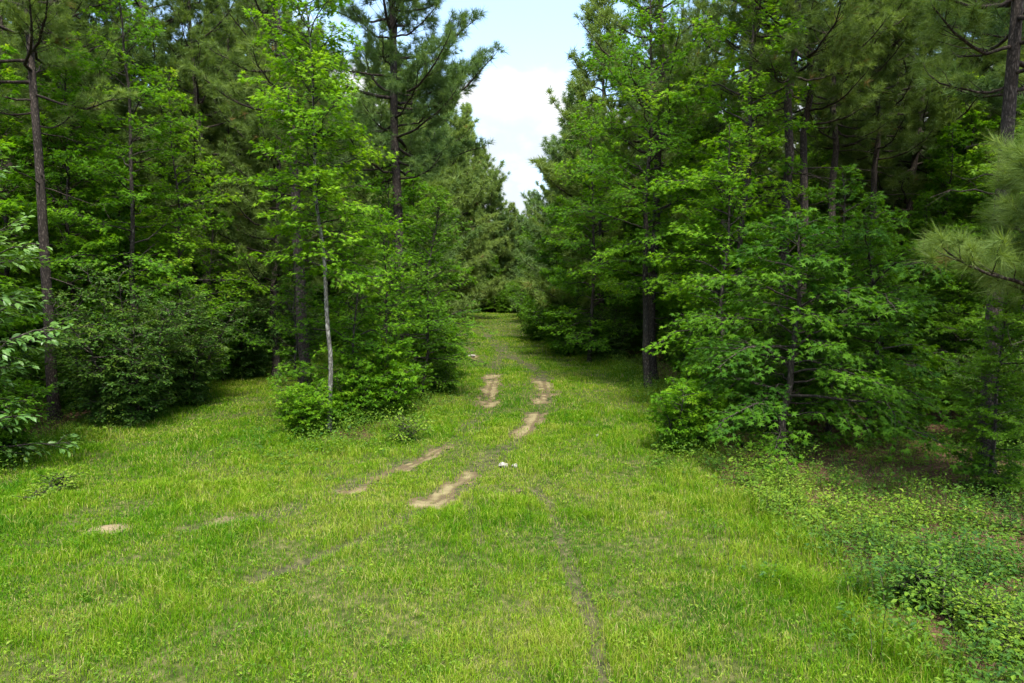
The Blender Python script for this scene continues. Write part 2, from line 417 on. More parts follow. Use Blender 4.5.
def grass():
    mb = MB()
    for y0, y1, dens in ((4.5, 8, 4200), (8, 12, 2600), (12, 18, 1600), (18, 28, 700), (28, 45, 260), (45, 90, 50)):
        xl, xr = -0.80 * y1 - 1, min(0.80 * y1 + 1, 9)
        xl = max(xl, -13)
        n = int((y1 - y0) * (xr - xl) * dens)
        x = rng.uniform(xl, xr, n); y = rng.uniform(y0, y1, n)
        k = (np.abs(x) < 0.79 * y + 0.8); x, y = x[k], y[k]
        k = keep_on_turf(x, y); x, y = x[k], y[k]; n = len(x)
        d = np.hypot(x, y)
        lush = fbm(x * 0.45, y * 0.45, 61); tall = fbm(x * 1.3, y * 1.3, 63); fine = fbm(x * 5, y * 5, 65)
        h = (0.045 + 0.08 * sstep(0.35, 0.75, tall) + 0.03 * fine) * rng.uniform(0.6, 1.4, n)
        edge = np.minimum(np.abs(x - left_edge(y)), np.abs(x - right_edge(y)))
        h *= 1 + 1.1 * np.exp(-edge / 0.6)
        h *= 1 - 0.45 * rut_mask(x, y)
        h *= 1 + 0.9 * np.exp(-np.abs(np.hypot((x + 4.0) / 1.5, (y - 18.5) / 4.2) - 1.0) / 0.25)
        w = 0.0062 * np.maximum(1, d / 7.5) ** 0.85 * rng.uniform(0.7, 1.3, n)
        t = 0.43 + (0.5 - lush) * 0.75 + (fine - .5) * 0.55 + rng.normal(0, 0.15, n)
        dry = rng.random(n) < (0.05 + 0.20 * sstep(0.50, 0.72, fbm(x * 0.55, y * 0.55, 67)) + 0.15 * sstep(.5, .7, fbm(x * 3, y * 3, 68)))
        t = np.where(dry, rng.uniform(0.70, 0.97, n), np.clip(t, 0.02, 0.78))
        blades(mb, x, y, h, w, t)
    # seed stalks
    n = 2600; y = 6 + 24 * rng.random(n) ** 1.5; x = rng.uniform(-1, 1, n) * (0.75 * y)
    k = keep_on_turf(x, y, 0); x, y = x[k], y[k]; n = len(x)
    blades(mb, x, y, rng.uniform(0.18, 0.34, n), 0.004 * np.maximum(1, y / 7), rng.uniform(0.6, 0.95, n), 0.35)
    o = mesh_obj('grass', mb.mesh('grass', [M['grass']])); o['kind'] = 'stuff'
    o['label'] = 'short bright green grass covering the clearing'; o['category'] = 'grass'
grass()

def small_leaves(mb, x, y, h, size, tint, per, spread, tpl=KITE):
    """low leafy plants: per leaves round each centre"""
    n = len(x); z = height(x, y)
    X = np.repeat(x, per); Yy = np.repeat(y, per); Z = np.repeat(z, per); H = np.repeat(h, per); S = np.repeat(size, per)
    a = rng.uniform(0, 2 * np.pi, n * per); rr = np.sqrt(rng.random(n * per)) * np.repeat(spread, per); u = rng.random(n * per) ** 0.6
    dirv = np.stack([np.cos(a), np.sin(a), rng.normal(0.1, 0.35, n * per)], -1)
    nrm = np.stack([rng.normal(0, .42, n * per), rng.normal(0, .42, n * per), np.ones(n * per)], -1)
    pos = np.stack([X + np.cos(a) * rr * (0.35 + 0.65 * u), Yy + np.sin(a) * rr * (0.35 + 0.65 * u), Z + H * u], -1)
    xa, ya, za = frame(dirv, nrm)
    scatter(mb, tpl[0], tpl[1], pos, xa, ya, za, S * rng.uniform(0.6, 1.3, n * per), np.clip(np.repeat(tint, per) + rng.normal(0, 0.12, n * per), 0, 1))

def turf_weeds():
    mb = MB()
    n = 5200; y = 5 + 28 * rng.random(n) ** 1.6; x = rng.uniform(-1, 1, n) * (0.78 * y)
    k = keep_on_turf(x, y, 0.05) & (fbm(x * 0.9, y * .9, 83) > 0.45); x, y = x[k], y[k]; n = len(x)
    small_leaves(mb, x, y, rng.uniform(0.03, 0.12, n), rng.uniform(0.02, 0.045, n) * np.maximum(1, y / 12), rng.uniform(0.3, 0.8, n), 9, rng.uniform(0.05, 0.14, n))
    o = mesh_obj('clover', mb.mesh('clover', [M['weed']])); o['kind'] = 'stuff'
    o['label'] = 'low broad leaved weeds scattered through the grass'; o['category'] = 'weeds'
turf_weeds()

def undergrowth():
    mb = MB()
    n = 14500
    x = rng.uniform(2.0, 13, n); y = rng.uniform(4.6, 15, n)
    m = (0.06 + litter_mask(x - 0.05, y)) * (0.22 + 0.78 * sstep(0.38, 0.58, fbm(x * 1.2, y * 1.2, 91))) * np.where(y > 11.8, 0.30, 1) * sstep(2.2, 3.8, x)
    k = (rng.random(n) < m) & (x < 0.82 * y + 1.0); x, y = x[k], y[k]; n = len(x)
    hh = 0.06 + 0.5 * rng.random(n) ** 1.6 * (0.4 + 1.2 * fbm(x * 0.9, y * .9, 93))
    tint = np.clip(-0.10 + 0.95 * fbm(x * 0.8, y * 0.8, 95) + rng.normal(0, 0.16, n), 0, 1)
    small_leaves(mb, x, y, hh, rng.uniform(0.020, 0.072, n), tint, 26, rng.uniform(0.08, 0.26, n), KITE)
    # stems
    for q in range(0, n, 3):
        a = rng.uniform(0, 6.28); L_ = hh[q]
        p = np.array([x[q], y[q], hz(x[q], y[q])])
        tube(mb, [p, p + [0.06 * math.cos(a), 0.06 * math.sin(a), L_ * .6], p + [.14 * math.cos(a), .14 * math.sin(a), L_]], [0.004, .003, .002], 3, 0.9, mat=1)
    # sparse low plants along the other wood edges
    n = 5600; yy = rng.uniform(12, 60, n); sd = rng.random(n) < 0.5
    xx = np.where(sd, left_edge(yy) - rng.uniform(-0.9, 1.5, n), right_edge(yy) + rng.uniform(-0.9, 1.5, n))
    isl = rng.random(n) < 0.25
    xx = np.where(isl, -4.0 + rng.normal(0, 1.0, n), xx); yy = np.where(isl, 18.5 + rng.normal(0, 2.3, n), yy)
    small_leaves(mb, xx, yy, rng.uniform(0.1, 0.6, n), rng.uniform(0.04, 0.08, n), rng.uniform(0.1, 0.7, n), 16, rng.uniform(0.1, 0.3, n), KITE)
    o = mesh_obj('undergrowth', mb.mesh('undergrowth', [M['weed'], M['pine_twig']])); o['kind'] = 'stuff'
    o['label'] = 'low leafy undergrowth along the edges of the wood'; o['category'] = 'undergrowth'
undergrowth()

def leaf_litter():
    mb = MB(); n = 42000
    y = 5 + 27 * rng.random(n) ** 1.3; x = rng.uniform(2, 18, n)
    x[: n // 4] = rng.uniform(-16, -8.5, n // 4)
    m = litter_mask(x, y) * 0.9 + 0.012
    k = (rng.random(n) < m) & (np.abs(x) < .85 * y + 1); x, y = x[k], y[k]; n = len(x)
    a = rng.uniform(0, 6.28, n)
    d = np.stack([np.cos(a), np.sin(a), rng.normal(0.05, 0.25, n)], -1); nr = np.stack([rng.normal(0, .35, n), rng.normal(0, .35, n), np.ones(n)], -1)
    xa, ya, za = frame(d, nr)
    scatter(mb, KITE[0], KITE[1], np.stack([x, y, height(x, y) + 0.012], -1), xa, ya, za, rng.uniform(0.04, 0.10, n), rng.random(n))
    for q in range(640):                              # fallen twigs
        y = 5 + 13 * rng.random(); x = float(right_edge(y)) + rng.uniform(-.3, 6) if q % 3 else float(left_edge(y)) - rng.uniform(-.6, 2.5); a = rng.uniform(0, 6.28); L_ = rng.uniform(.12, .42)
        p = np.array([x, y, hz(x, y) + .015]); d = np.array([math.cos(a), math.sin(a), rng.uniform(0, .35)])
        tube(mb, [p, p + d * L_ * .5 + rng.normal(0, .02, 3), p + d * L_], [.006, .005, .003], 4, rng.uniform(.05, .6))
    o = mesh_obj('leaf_litter', mb.mesh('leaf_litter', [M['dead']])); o['kind'] = 'stuff'
    o['label'] = 'reddish brown dead leaves on the floor of the wood'; o['category'] = 'leaf litter'
leaf_litter()

# ------------------------------------------------------------------ tree builders
def poly_at(pts, t):
    t = np.clip(t, 0, 1) * (len(pts) - 1); i = np.minimum(t.astype(int) if isinstance(t, np.ndarray) else int(t), len(pts) - 2)
    f = t - i
    if isinstance(t, np.ndarray): return pts[i] * (1 - f)[:, None] + pts[i + 1] * f[:, None]
    return pts[i] * (1 - f) + pts[i + 1] * f

def trunk_pts(rs, H, lean=(0, 0), wander=0.12, n=14):
    z = np.linspace(0, 1, n)
    w = np.cumsum(rs.normal(0, wander / 3, (n, 2)), axis=0); w -= w[0]
    return np.stack([lean[0] * z ** 1.3 + w[:, 0], lean[1] * z ** 1.3 + w[:, 1], z * H], -1)

def trunk_rad(r, H, z): return r * np.maximum(0.06, (1 - z / H)) ** 0.75 * (1 + 0.5 * np.exp(-z / 0.25))

def tuft_template(rs, n, droop=0.15):
    """needles as thin blades round a shoot along +y"""
    v, f = [], []
    for q in range(n):
        a = rs.uniform(0, 6.283); el = rs.uniform(R(12), R(88)); L_ = rs.uniform(0.75, 1.1)
        d = np.array([math.cos(a) * math.sin(el), math.cos(el), math.sin(a) * math.sin(el)])
        b = np.array([0, -rs.uniform(0, 0.45), 0])
        s = norm(np.cross(d, rs.normal(0, 1, 3)))
        i = len(v); v += [b - s * 0.5, b + s * 0.5, b + d * L_ + np.array([0, 0, -droop * L_ * L_])]; f.append((i, i + 1, i + 2))
    return np.array(v), np.array(f)

def scatter_tufts(mb, rs, pos, d, size, n_needles, width, tint, mat=0):
    # several templates so neighbouring shoots differ
    for q in range(4):
        k = np.arange(len(pos)) % 4 == q
        if not k.any(): continue
        tv, tf = tuft_template(rs, n_needles)
        # width is absolute: rescale the side offsets of the template
        w = width / np.mean(size)
        base = tv.reshape(-1, 3, 3); mid = (base[:, 0] + base[:, 1]) / 2
        side = (base[:, 1] - base[:, 0]) * w
        base[:, 0] = mid - side / 2; base[:, 1] = mid + side / 2
        tv = base.reshape(-1, 3)
        dd = norm(d[k]); up = np.tile([0, 0, 1.0], (k.sum(), 1)) + rs.normal(0, .15, (k.sum(), 3))
        xa = norm(np.cross(dd, up)); za = np.cross(xa, dd)
        scatter(mb, tv, tf, pos[k], xa, dd, za, size[k], tint[k], mat)

def pine(seed, H=19, z0=7, cr=3.0, r=0.17, nb=60, needles=22, width=0.012, tuft=0.20, mat='needle', lean=(0, 0), snags=10, dens=1.0, limbs=False, base=0.42, wander=0.22, prof=None, zstart_full=0.25):
    rs = np.random.default_rng(seed)
    tk, cr_mb = MB(), MB(); limb_list = []
    tp = trunk_pts(rs, H, lean, wander)
    z = np.linspace(0, H, 40); P = poly_at(tp, z / H); tube(tk, P, trunk_rad(r, H, z), 14, 0.5)
    tpos, tdir, ttint = [], [], []
    def limb_mb():
        if limbs:
            m_ = MB(); limb_list.append(m_); return m_, 0
        return tk, 1
    for b in range(nb):
        u = (b + rs.uniform(0, 1)) / nb
        zz = z0 + (H - z0 - 0.3) * u
        az = b * 2.399 + rs.normal(0, 0.5)
        pf = min(1, (u + 0.10) / zstart_full) ** 0.6 * (1 - u ** 1.7) ** 0.85 + 0.08
        if prof: pf = prof(u)
        L_ = cr * pf * rs.uniform(0.48, 1.15)
        el = R(rs.uniform(-12, 22) + 45 * u ** 1.4)
        n = 8; s = np.linspace(0, 1, n)
        out = s * L_ * math.cos(el); curv = L_ * (math.sin(el) * s + 0.20 * s ** 2.2 * (1 - .5 * u) - 0.10 * np.sin(s * np.pi))
        wob = np.cumsum(rs.normal(0, 0.04 * L_ / 2, (n, 3)), 0); wob -= wob[0]
        h = np.array([math.cos(az), math.sin(az), 0])
        bp = poly_at(tp, zz / H) + out[:, None] * h + np.stack([0 * s, 0 * s, curv], -1) + wob
        br = 0.012 + 0.013 * L_ * (1 - s) ** 0.9
        lm, mi = limb_mb(); tube(lm, bp, br, 6, 0.5, mat=mi)
        bark = rs.normal(0, 0.1)
        # shoots
        m = max(4, int(L_ / 0.17 * dens))
        for q in range(m):
            t = 0.30 + 0.70 * (q + rs.uniform(0, 1)) / m
            p = poly_at(bp, t); fw = norm(poly_at(bp, min(1, t + .08)) - poly_at(bp, t - .08))
            sd = norm(np.cross(fw, [0, 0, 1])) * (1 if q % 2 else -1)
            l2 = (0.28 + 0.42 * L_ * (1 - t) * 0.8) * rs.uniform(0.6, 1.3)
            d2 = norm(fw * rs.uniform(0.5, 1.0) + sd * rs.uniform(0.5, 1.0) + np.array([0, 0, rs.uniform(-0.1, 0.55)]))
            if q == m - 1: d2 = norm(fw + [0, 0, .2]); p = bp[-1]
            k = 5; ss = np.linspace(0, 1, k)
            tw = p + ss[:, None] * l2 * d2 + np.stack([0 * ss, 0 * ss, l2 * 0.25 * ss ** 2], -1) + rs.normal(0, 0.02, (k, 3)) * ss[:, None]
            tube(lm, tw, 0.007 * (1 - ss) + 0.004, 3, 0.5, mat=mi)
            nt = max(4, int(l2 / 0.085))
            for w_ in range(nt):
                tt = 0.5 + 0.5 * (w_ + 0.5) / nt
                pp = poly_at(tw, tt); dd = d2 + np.array([0, 0, 0.35]) + rs.normal(0, 0.55, 3)
                if w_ < nt - 1: pp = pp + norm(dd) * rs.uniform(0.03, 0.16) + rs.normal(0, 0.05, 3)
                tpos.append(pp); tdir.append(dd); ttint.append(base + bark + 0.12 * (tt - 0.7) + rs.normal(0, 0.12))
    for b in range(snags):                                         # dead bare branches below the crown
        zz = rs.uniform(min(max(1.2, z0 * 0.3), z0 * .9), z0); az = rs.uniform(0, 6.28); L_ = rs.uniform(0.4, 2.3)
        s = np.linspace(0, 1, 6); h = np.array([math.cos(az), math.sin(az), 0])
        bp = poly_at(tp, zz / H) + (s * L_)[:, None] * h + np.stack([0 * s, 0 * s, L_ * (rs.uniform(-.25, .25) * s - 0.15 * s * s)], -1) + rs.normal(0, 0.05, (6, 3)) * s[:, None]
        lm, mi = limb_mb(); tube(lm, bp, 0.018 * (1 - s) + 0.004, 4, 0.5, mat=mi)
        for q in range(int(L_ * 2.5)):
            t = rs.uniform(.35, 1); p = poly_at(bp, t); d = norm(h + rs.normal(0, .7, 3)); l2 = rs.uniform(.2, .6)
            tube(lm, [p, p + d * l2 * .5 + rs.normal(0, .02, 3), p + d * l2], [.005, .004, .002], 3, 0.5, mat=mi)
    pos, d, tn = np.array(tpos), np.array(tdir), np.clip(np.array(ttint), 0.02, 0.82)
    brown = rs.random(len(pos)) < 0.012; tn = np.where(brown, 0.99, tn)
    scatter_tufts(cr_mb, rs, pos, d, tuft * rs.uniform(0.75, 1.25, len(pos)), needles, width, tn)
    parts = [('trunk', tk.mesh('pine_trunk', [M['pine_bark'], M['pine_twig']], True)), ('crown', cr_mb.mesh('pine_crown', [M[mat]]))]
    lm = [m_.mesh('pine_limb', [M['pine_twig']], True) for m_ in limb_list]
    return parts, lm

def broadleaf(seed, H=11, z0=2.0, cr=2.3, r=0.09, nb=55, leaf=STAR, size=0.13, mat='gum', bark='gum_bark', lean=(0, 0), dens=1.0,
              stems=1, spread=0.0, lowfull=True, droop=0.18, base_tint=0.45, elev=(4, 45), gap=0.075, tmin=0.06, lobes=1.0):
    rs = np.random.default_rng(seed)
    tk, cm = MB(), MB()
    P_, D_, N_, T_ = [], [], [], []
    for st in range(stems):
        if stems > 1:
            a = st * 2.399 + rs.normal(0, .3); o = spread * math.sqrt((st + 0.5) / stems)
            Hs = H * rs.uniform(0.72, 1.0) * (1 - 0.30 * (o / max(spread, 1e-6)) ** 2); ln = (o * math.cos(a), o * math.sin(a)); b0 = np.array([math.cos(a), math.sin(a), 0]) * 0.15 * o
        else: Hs, ln, b0 = H, lean, np.zeros(3)
        tp = trunk_pts(rs, Hs, ln, 0.18) + b0
        z = np.linspace(0, Hs, 24); tube(tk, poly_at(tp, z / Hs), trunk_rad(r, Hs, z) + 0.004, 9, 0.5)
        for b in range(nb):
            u = (b + rs.uniform(0, 1)) / nb
            zz = z0 + (Hs - z0) * u
            az = b * 2.399 + rs.normal(0, .5) + st
            if stems > 1: L_ = cr * rs.uniform(0.45, 1.0) * (0.55 + 0.75 * math.sin(math.pi * (0.15 + 0.8 * u)))
            else:
                lobe = 1 - .38 * lobes + 0.75 * lobes * float(vnoise(az * 0.9 + seed, u * 5.0 + seed, seed))
                L_ = cr * (((1 - u ** 2.0) ** 0.8) * min(1, 0.62 + u * 1.3) + 0.10) * lobe * rs.uniform(0.55, 1.12)
            el = R(rs.uniform(elev[0] - 10, elev[0] + 16) + (elev[1] - elev[0]) * u)
            n = 7; s = np.linspace(0, 1, n); h = np.array([math.cos(az), math.sin(az), 0])
            wob = np.cumsum(rs.normal(0, 0.03 * L_, (n, 3)), 0); wob -= wob[0]
            bp = poly_at(tp, zz / Hs) + (s * L_ * math.cos(el))[:, None] * h + np.stack([0 * s, 0 * s, L_ * (math.sin(el) * s - droop * s ** 2)], -1) + wob
            tube(tk, bp, (0.004 + 0.009 * L_ * (1 - s)), 5, 0.5, mat=1)
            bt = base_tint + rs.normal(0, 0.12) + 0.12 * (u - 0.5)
            m = max(3, int(L_ / 0.13 * dens)); twigs = [(bp, 0.35, L_)]
            for q in range(m):
                t = tmin + (1 - tmin) * (q + rs.uniform(0, 1)) / m
                p = poly_at(bp, t); fw = norm(poly_at(bp, min(1, t + .1)) - poly_at(bp, t - .1))
                sd = norm(np.cross(fw, [0, 0, 1])) * (1 if q % 2 else -1)
                l2 = (0.16 + 0.42 * L_ * (1.05 - t)) * rs.uniform(0.6, 1.2); l2 = min(l2, 0.95)
                d2 = norm(fw * rs.uniform(.5, 1) + sd * rs.uniform(.4, 1) + np.array([0, 0, rs.uniform(-.4, .6)]))
                ss = np.linspace(0, 1, 4)
                tw = p + (ss * l2)[:, None] * d2 + np.stack([0 * ss, 0 * ss, -droop * .7 * l2 * ss ** 2], -1)
                tube(tk, tw, 0.0045 * (1 - ss) + .002, 3, 0.5, mat=1); twigs.append((tw, 0.15, l2))
            for tw, t0, l2 in twigs:
                nl = max(3, int(l2 * (1 - t0) / gap)) + 3
                t = t0 + (1 - t0) * np.sort(rs.random(nl) ** 0.8); p = poly_at(tw, t)
                fw = norm(tw[-1] - tw[0]); sd = norm(np.cross(fw, [0, 0, 1]))
                sg = np.where(np.arange(nl) % 2, 1, -1)[:, None]
                d = fw * rs.uniform(0.2, 1.0, (nl, 1)) + sd * sg * rs.uniform(0.2, 1.1, (nl, 1)) + np.stack([0 * t, 0 * t, rs.normal(-0.18, .25, nl)], -1)
                d = norm(d)
                P_.append(p + d * rs.uniform(0.25, 0.7, (nl, 1)) * size); D_.append(d)
                nr = np.stack([rs.normal(0, .55, nl), rs.normal(0, .55, nl), np.ones(nl)], -1) + h * 0.35
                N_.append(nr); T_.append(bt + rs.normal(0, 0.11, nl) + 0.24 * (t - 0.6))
    P, D, Nn, T = map(np.concatenate, (P_, D_, N_, T_))
    xa, ya, za = frame(D, Nn)
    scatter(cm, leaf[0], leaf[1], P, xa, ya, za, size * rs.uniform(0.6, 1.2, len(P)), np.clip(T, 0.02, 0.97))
    nm = ('trunk', 'crown') if stems == 1 else ('stem', 'foliage')
    return [(nm[0], tk.mesh('wood', [M[bark], M['gum_bark']], True)), (nm[1], cm.mesh('leaves', [M[mat]]))]

# ------------------------------------------------------------------ library of forms
LIB = {}
for q, (H, z0, cr, mat) in enumerate([(19, 5.0, 3.3, 'needle'), (17.5, 4.0, 3.1, 'needle'), (20, 6, 3.4, 'needle_cool'), (16, 2.5, 3.2, 'needle')]):
    LIB['pine%d' % q] = pine(100 + q, H, z0, cr, 0.14 + 0.01 * q, 84, 16, 0.019, 0.25, mat)[0]
for q, (H, z0, cr, mat) in enumerate([(15, 1.2, 3.7, 'needle_cool'), (14, 0.8, 3.7, 'needle'), (17, 2.0, 3.6, 'needle')]):
    LIB['farpine%d' % q] = pine(140 + q, H, z0, cr, 0.15, 100, 13, 0.036, 0.34, mat, snags=2, dens=0.8, zstart_full=0.12, base=.66)[0]
LIB['tallpine'] = pine(131, 18, 8.5, 3.0, 0.16, 60, 20, 0.014, 0.23, 'needle', snags=22)[0]
LIB['gum0'] = broadleaf(201, 11, 0.9, 2.3, 0.08, 100, TRI, .15, gap=.055)
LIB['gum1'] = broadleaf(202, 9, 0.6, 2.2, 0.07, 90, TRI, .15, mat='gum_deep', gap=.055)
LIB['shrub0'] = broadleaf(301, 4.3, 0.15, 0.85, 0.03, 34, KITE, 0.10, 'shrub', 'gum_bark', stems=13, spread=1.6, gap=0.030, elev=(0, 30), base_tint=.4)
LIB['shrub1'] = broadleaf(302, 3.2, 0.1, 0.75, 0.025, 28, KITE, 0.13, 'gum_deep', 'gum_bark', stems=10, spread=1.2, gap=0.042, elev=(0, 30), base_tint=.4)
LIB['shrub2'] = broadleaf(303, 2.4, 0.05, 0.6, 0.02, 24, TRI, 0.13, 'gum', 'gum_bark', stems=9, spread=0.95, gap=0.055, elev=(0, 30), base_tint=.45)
LIB['sapling'] = broadleaf(304, 5.0, 0.3, 1.25, 0.03, 66, OVAL, 0.105, 'broad', 'gum_bark', gap=0.042, base_tint=.75)

def W(px, d): return (px - 512) / F * d

# ------------------------------------------------------------------ named trees of the photograph
def hero_pine(x, y, label, **k):
    parts, limbs = pine(**k)
    e = place(parts, 'pine_tree', label, 'tree', x, y)
    tr = [c for c in COL.objects if c.parent == e and c.name.startswith('trunk')][0]
    for me in limbs: mesh_obj('limb', me, tr)
    return e
def hero_gum(x, y, label, name='sweetgum_tree', cat='tree', **k): return place(broadleaf(**k), name, label, cat, x, y)

# left side
hero_pine(W(54, 18.0), 17.8, 'slender grey pine with long bare trunk at the left margin behind the pale-leaved sapling', seed=1, wander=.08, H=18, z0=7.6, cr=2.5, r=0.14, nb=44, needles=26, tuft=0.23, lean=(-0.25, 0), limbs=True, snags=6)
place(LIB['pine0'], 'pine_tree', 'dark blackish pine trunk half hidden behind the bright leafy column at upper left', 'tree', W(74, 23), 23, 1.0)
place(LIB['pine3'], 'pine_tree', 'pine with grey trunk directly behind the bright leafy column at upper left', 'tree', W(98, 26), 26, 2.2)
hero_gum(W(132, 20), 20, 'tall bright green leafy column rising above the big dark shrub on the left', seed=11, H=13, z0=1.4, cr=1.9, r=0.08, nb=75, tmin=.22, lobes=1.25, size=0.14, dens=1.05, gap=.055, base_tint=0.5)
place(LIB['sapling'], 'sapling', 'pale blue-green sapling with large glossy leaves cut by the left picture edge', 'sapling', -10.25, 12.6, 0.4, 1.5)
place(LIB['shrub1'], 'shrub', 'low glossy shrub under the pale sapling in the left corner of the wood', 'shrub', -10.4, 13.4, 2.4, 0.75)
place(LIB['shrub0'], 'shrub', 'big rounded dark shrub at the foot of the bright leafy column', 'shrub', W(125, 17.6), 17.6, 0.5, 1.0)
place(LIB['shrub0'], 'shrub', 'dark shrub whose tip reaches onto the grass beside the big rounded shrub', 'shrub', W(175, 20), 20.2, 2.5, 0.86)
place(LIB['shrub0'], 'shrub', 'olive shrub at the back of the grassy bay behind the slim pale-trunked sweetgum', 'shrub', W(240, 25.5), 25.5, 4.0, 1.0)
place(LIB['shrub1'], 'shrub', 'small dark shrub on the edge of the grassy bay below the drooping pine boughs', 'shrub', W(205, 24.5), 24.5, 1.3, 1.0)
hero_pine(W(208, 27), 27, 'dark pine with heavy olive needle clumps behind the grassy bay', seed=4, H=17.5, z0=4.5, cr=3.3, r=0.17, nb=72, needles=24, tuft=0.26, width=.014, limbs=False, snags=8)
place(LIB['pine1'], 'pine_tree', 'pine with straight dark trunk just behind the heavy olive pine', 'tree', W(240, 30), 30, 0.7)
place(LIB['pine3'], 'pine_tree', 'pine with thick low boughs between the heavy olive pine and the slim pale-trunked sweetgum', 'tree', W(275, 26), 26, 3.3, 0.9)
# the island of trees beside the track
hero_pine(W(306, 19.5), 19.5, 'short-crowned brown pine trunk inside the sapling clump left of the track', seed=7, H=16, z0=7.5, cr=2.3, r=0.17, nb=43, needles=22, tuft=0.22, lean=(-0.5, 0), limbs=True, snags=6)
hero_gum(W(326, 16.2), 16.2, 'slim pale-trunked sweetgum with lime green leaves at the front of the sapling clump', seed=12, H=11.2, z0=3.7, cr=1.95, r=0.055, nb=110, size=0.14, bark='pale_bark', lean=(-0.35, 0), gap=.05, base_tint=0.74)
place(LIB['shrub2'], 'bush', 'low dark bush round the foot of the slim pale trunk', 'bush', W(306, 15.9), 15.9, 0.3, 0.6)
place(LIB['shrub2'], 'bush', 'leafy bush pressed against the near side of the slim pale trunk', 'bush', W(343, 16.9), 16.9, 3.7, 0.66)
place(LIB['shrub2'], 'bush', 'bright bush facing the track between the bushy young sweetgum and the dense dark one', 'bush', W(378, 17.9), 17.9, 5.1, 1.0)
hero_gum(W(352, 17.4), 17.4, 'bushy bright green young sweetgum just beside the slim pale trunk', seed=15, H=4.9, z0=0.2, cr=1.15, r=0.035, nb=64, size=0.13, gap=.055, base_tint=0.56, lobes=1.2)
hero_gum(W(376, 18.8), 18.8, 'mid-height leafy sweetgum filling the gap between the slim pale trunk and the tall pine', seed=31, H=5.4, z0=0.4, cr=1.25, r=0.045, nb=70, size=0.13, gap=.055, base_tint=0.42, lobes=1.2)
hero_gum(W(298, 17.6), 17.6, 'narrow dark young sweetgum in front of the short-crowned brown pine trunk', seed=32, H=4.2, z0=0.2, cr=0.9, r=0.035, nb=60, size=0.12, mat='gum_deep', gap=.055, base_tint=0.4, lobes=1.2)
hero_gum(W(178, 21.6), 21.6, 'bright leafy sweetgum shorter than the tall leafy column it touches', seed=16, H=10.0, z0=1.0, cr=1.7, r=0.06, nb=72, size=0.14, gap=.055, base_tint=0.56, tmin=.2, lobes=1.25)
hero_gum(W(222, 24.3), 24.3, 'young light green sweetgum lit against the heavy olive pine', seed=17, H=6.8, z0=0.8, cr=1.5, r=0.05, nb=60, size=0.15, gap=.06, base_tint=0.5, tmin=.2, lobes=1.25)
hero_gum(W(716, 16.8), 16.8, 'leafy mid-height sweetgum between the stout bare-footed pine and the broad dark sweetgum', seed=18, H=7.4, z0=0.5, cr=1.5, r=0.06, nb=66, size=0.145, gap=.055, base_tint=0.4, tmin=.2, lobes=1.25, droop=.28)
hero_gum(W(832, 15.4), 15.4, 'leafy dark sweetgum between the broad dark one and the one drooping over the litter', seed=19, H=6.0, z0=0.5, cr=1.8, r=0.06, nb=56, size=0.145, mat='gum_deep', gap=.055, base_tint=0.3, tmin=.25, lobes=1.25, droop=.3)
place(LIB['shrub1'], 'bush', 'low dark green bush between the pale trunk and the tall pine by the track', 'bush', W(385, 19.5), 19.5, 2.9, 0.62)
hero_pine(W(401, 22.5), 22.5, 'tall pine by the track spreading dark limbs against the sky', seed=9, base=.55, wander=.1, H=20.5, z0=6.8, cr=3.6, r=0.19, nb=100, needles=26, tuft=0.25, width=.013, mat='needle_cool', lean=(-0.2, 0), limbs=True, snags=5)
hero_gum(W(420, 20.6), 20.6, 'dense dark green sweetgum hiding the foot of the tall pine by the track', seed=13, H=6.3, z0=0.5, cr=1.55, r=0.05, nb=90, size=0.125, mat='gum_deep', gap=.055, base_tint=.5)
hero_gum(W(385, 22.0), 22.6, 'upright dark leafy sweetgum touching the trunk of the tall pine', seed=14, H=7.6, z0=0.8, cr=1.4, r=0.05, nb=90, size=0.125, mat='gum', gap=.055, base_tint=.35)
place(LIB['shrub2'], 'bush', 'yellow-green bush at the track side end of the sapling clump', 'bush', W(432, 24.5), 24.5, 0.8, 1.25)
place(LIB['shrub1'], 'bush', 'small leafy bush leaning over the track edge beside the dense dark sweetgum', 'bush', W(443, 21.5), 21.5, 0.8, 0.42)

# right side
hero_gum(W(650, 22.5), 22.5, 'large bright green sweetgum with layered boughs facing the sky gap', seed=21, H=13.2, z0=3.2, cr=3.1, r=0.11, nb=86, tmin=.22, lobes=1.25, size=0.15, dens=1.0, gap=.055, base_tint=0.52)
hero_gum(W(735, 18.5), 18.5, 'tall mid green sweetgum in front of the group of dark pine trunks', seed=22, H=12.5, z0=2.6, cr=2.5, r=0.09, nb=75, tmin=.22, lobes=1.25, size=0.145, gap=.055, base_tint=0.54)
hero_gum(W(590, 31), 31, 'bright sweetgum with low sweeping boughs beside the bend of the track', seed=23, H=11.5, z0=0.8, cr=2.7, r=0.09, nb=86, tmin=.22, lobes=1.25, size=0.17, gap=.055, base_tint=0.5)
hero_pine(W(655, 24), 24.2, 'stout pine with bare reddish foot at the edge of the right wood', seed=24, H=18.5, z0=7, cr=2.8, r=0.17, nb=52, needles=20, tuft=0.22, limbs=True)
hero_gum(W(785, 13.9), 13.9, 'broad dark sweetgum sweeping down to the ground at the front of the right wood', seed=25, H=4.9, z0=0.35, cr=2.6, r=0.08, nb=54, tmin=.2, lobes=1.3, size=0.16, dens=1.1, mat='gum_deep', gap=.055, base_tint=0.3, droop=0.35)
hero_gum(W(870, 14.6), 14.6, 'dark sweetgum with drooping sprays over the brown leaf litter', seed=26, H=5.0, z0=0.9, cr=2.1, r=0.06, nb=44, tmin=.25, lobes=1.3, size=0.15, dens=1.0, mat='gum_deep', gap=.055, base_tint=0.3, droop=0.38)
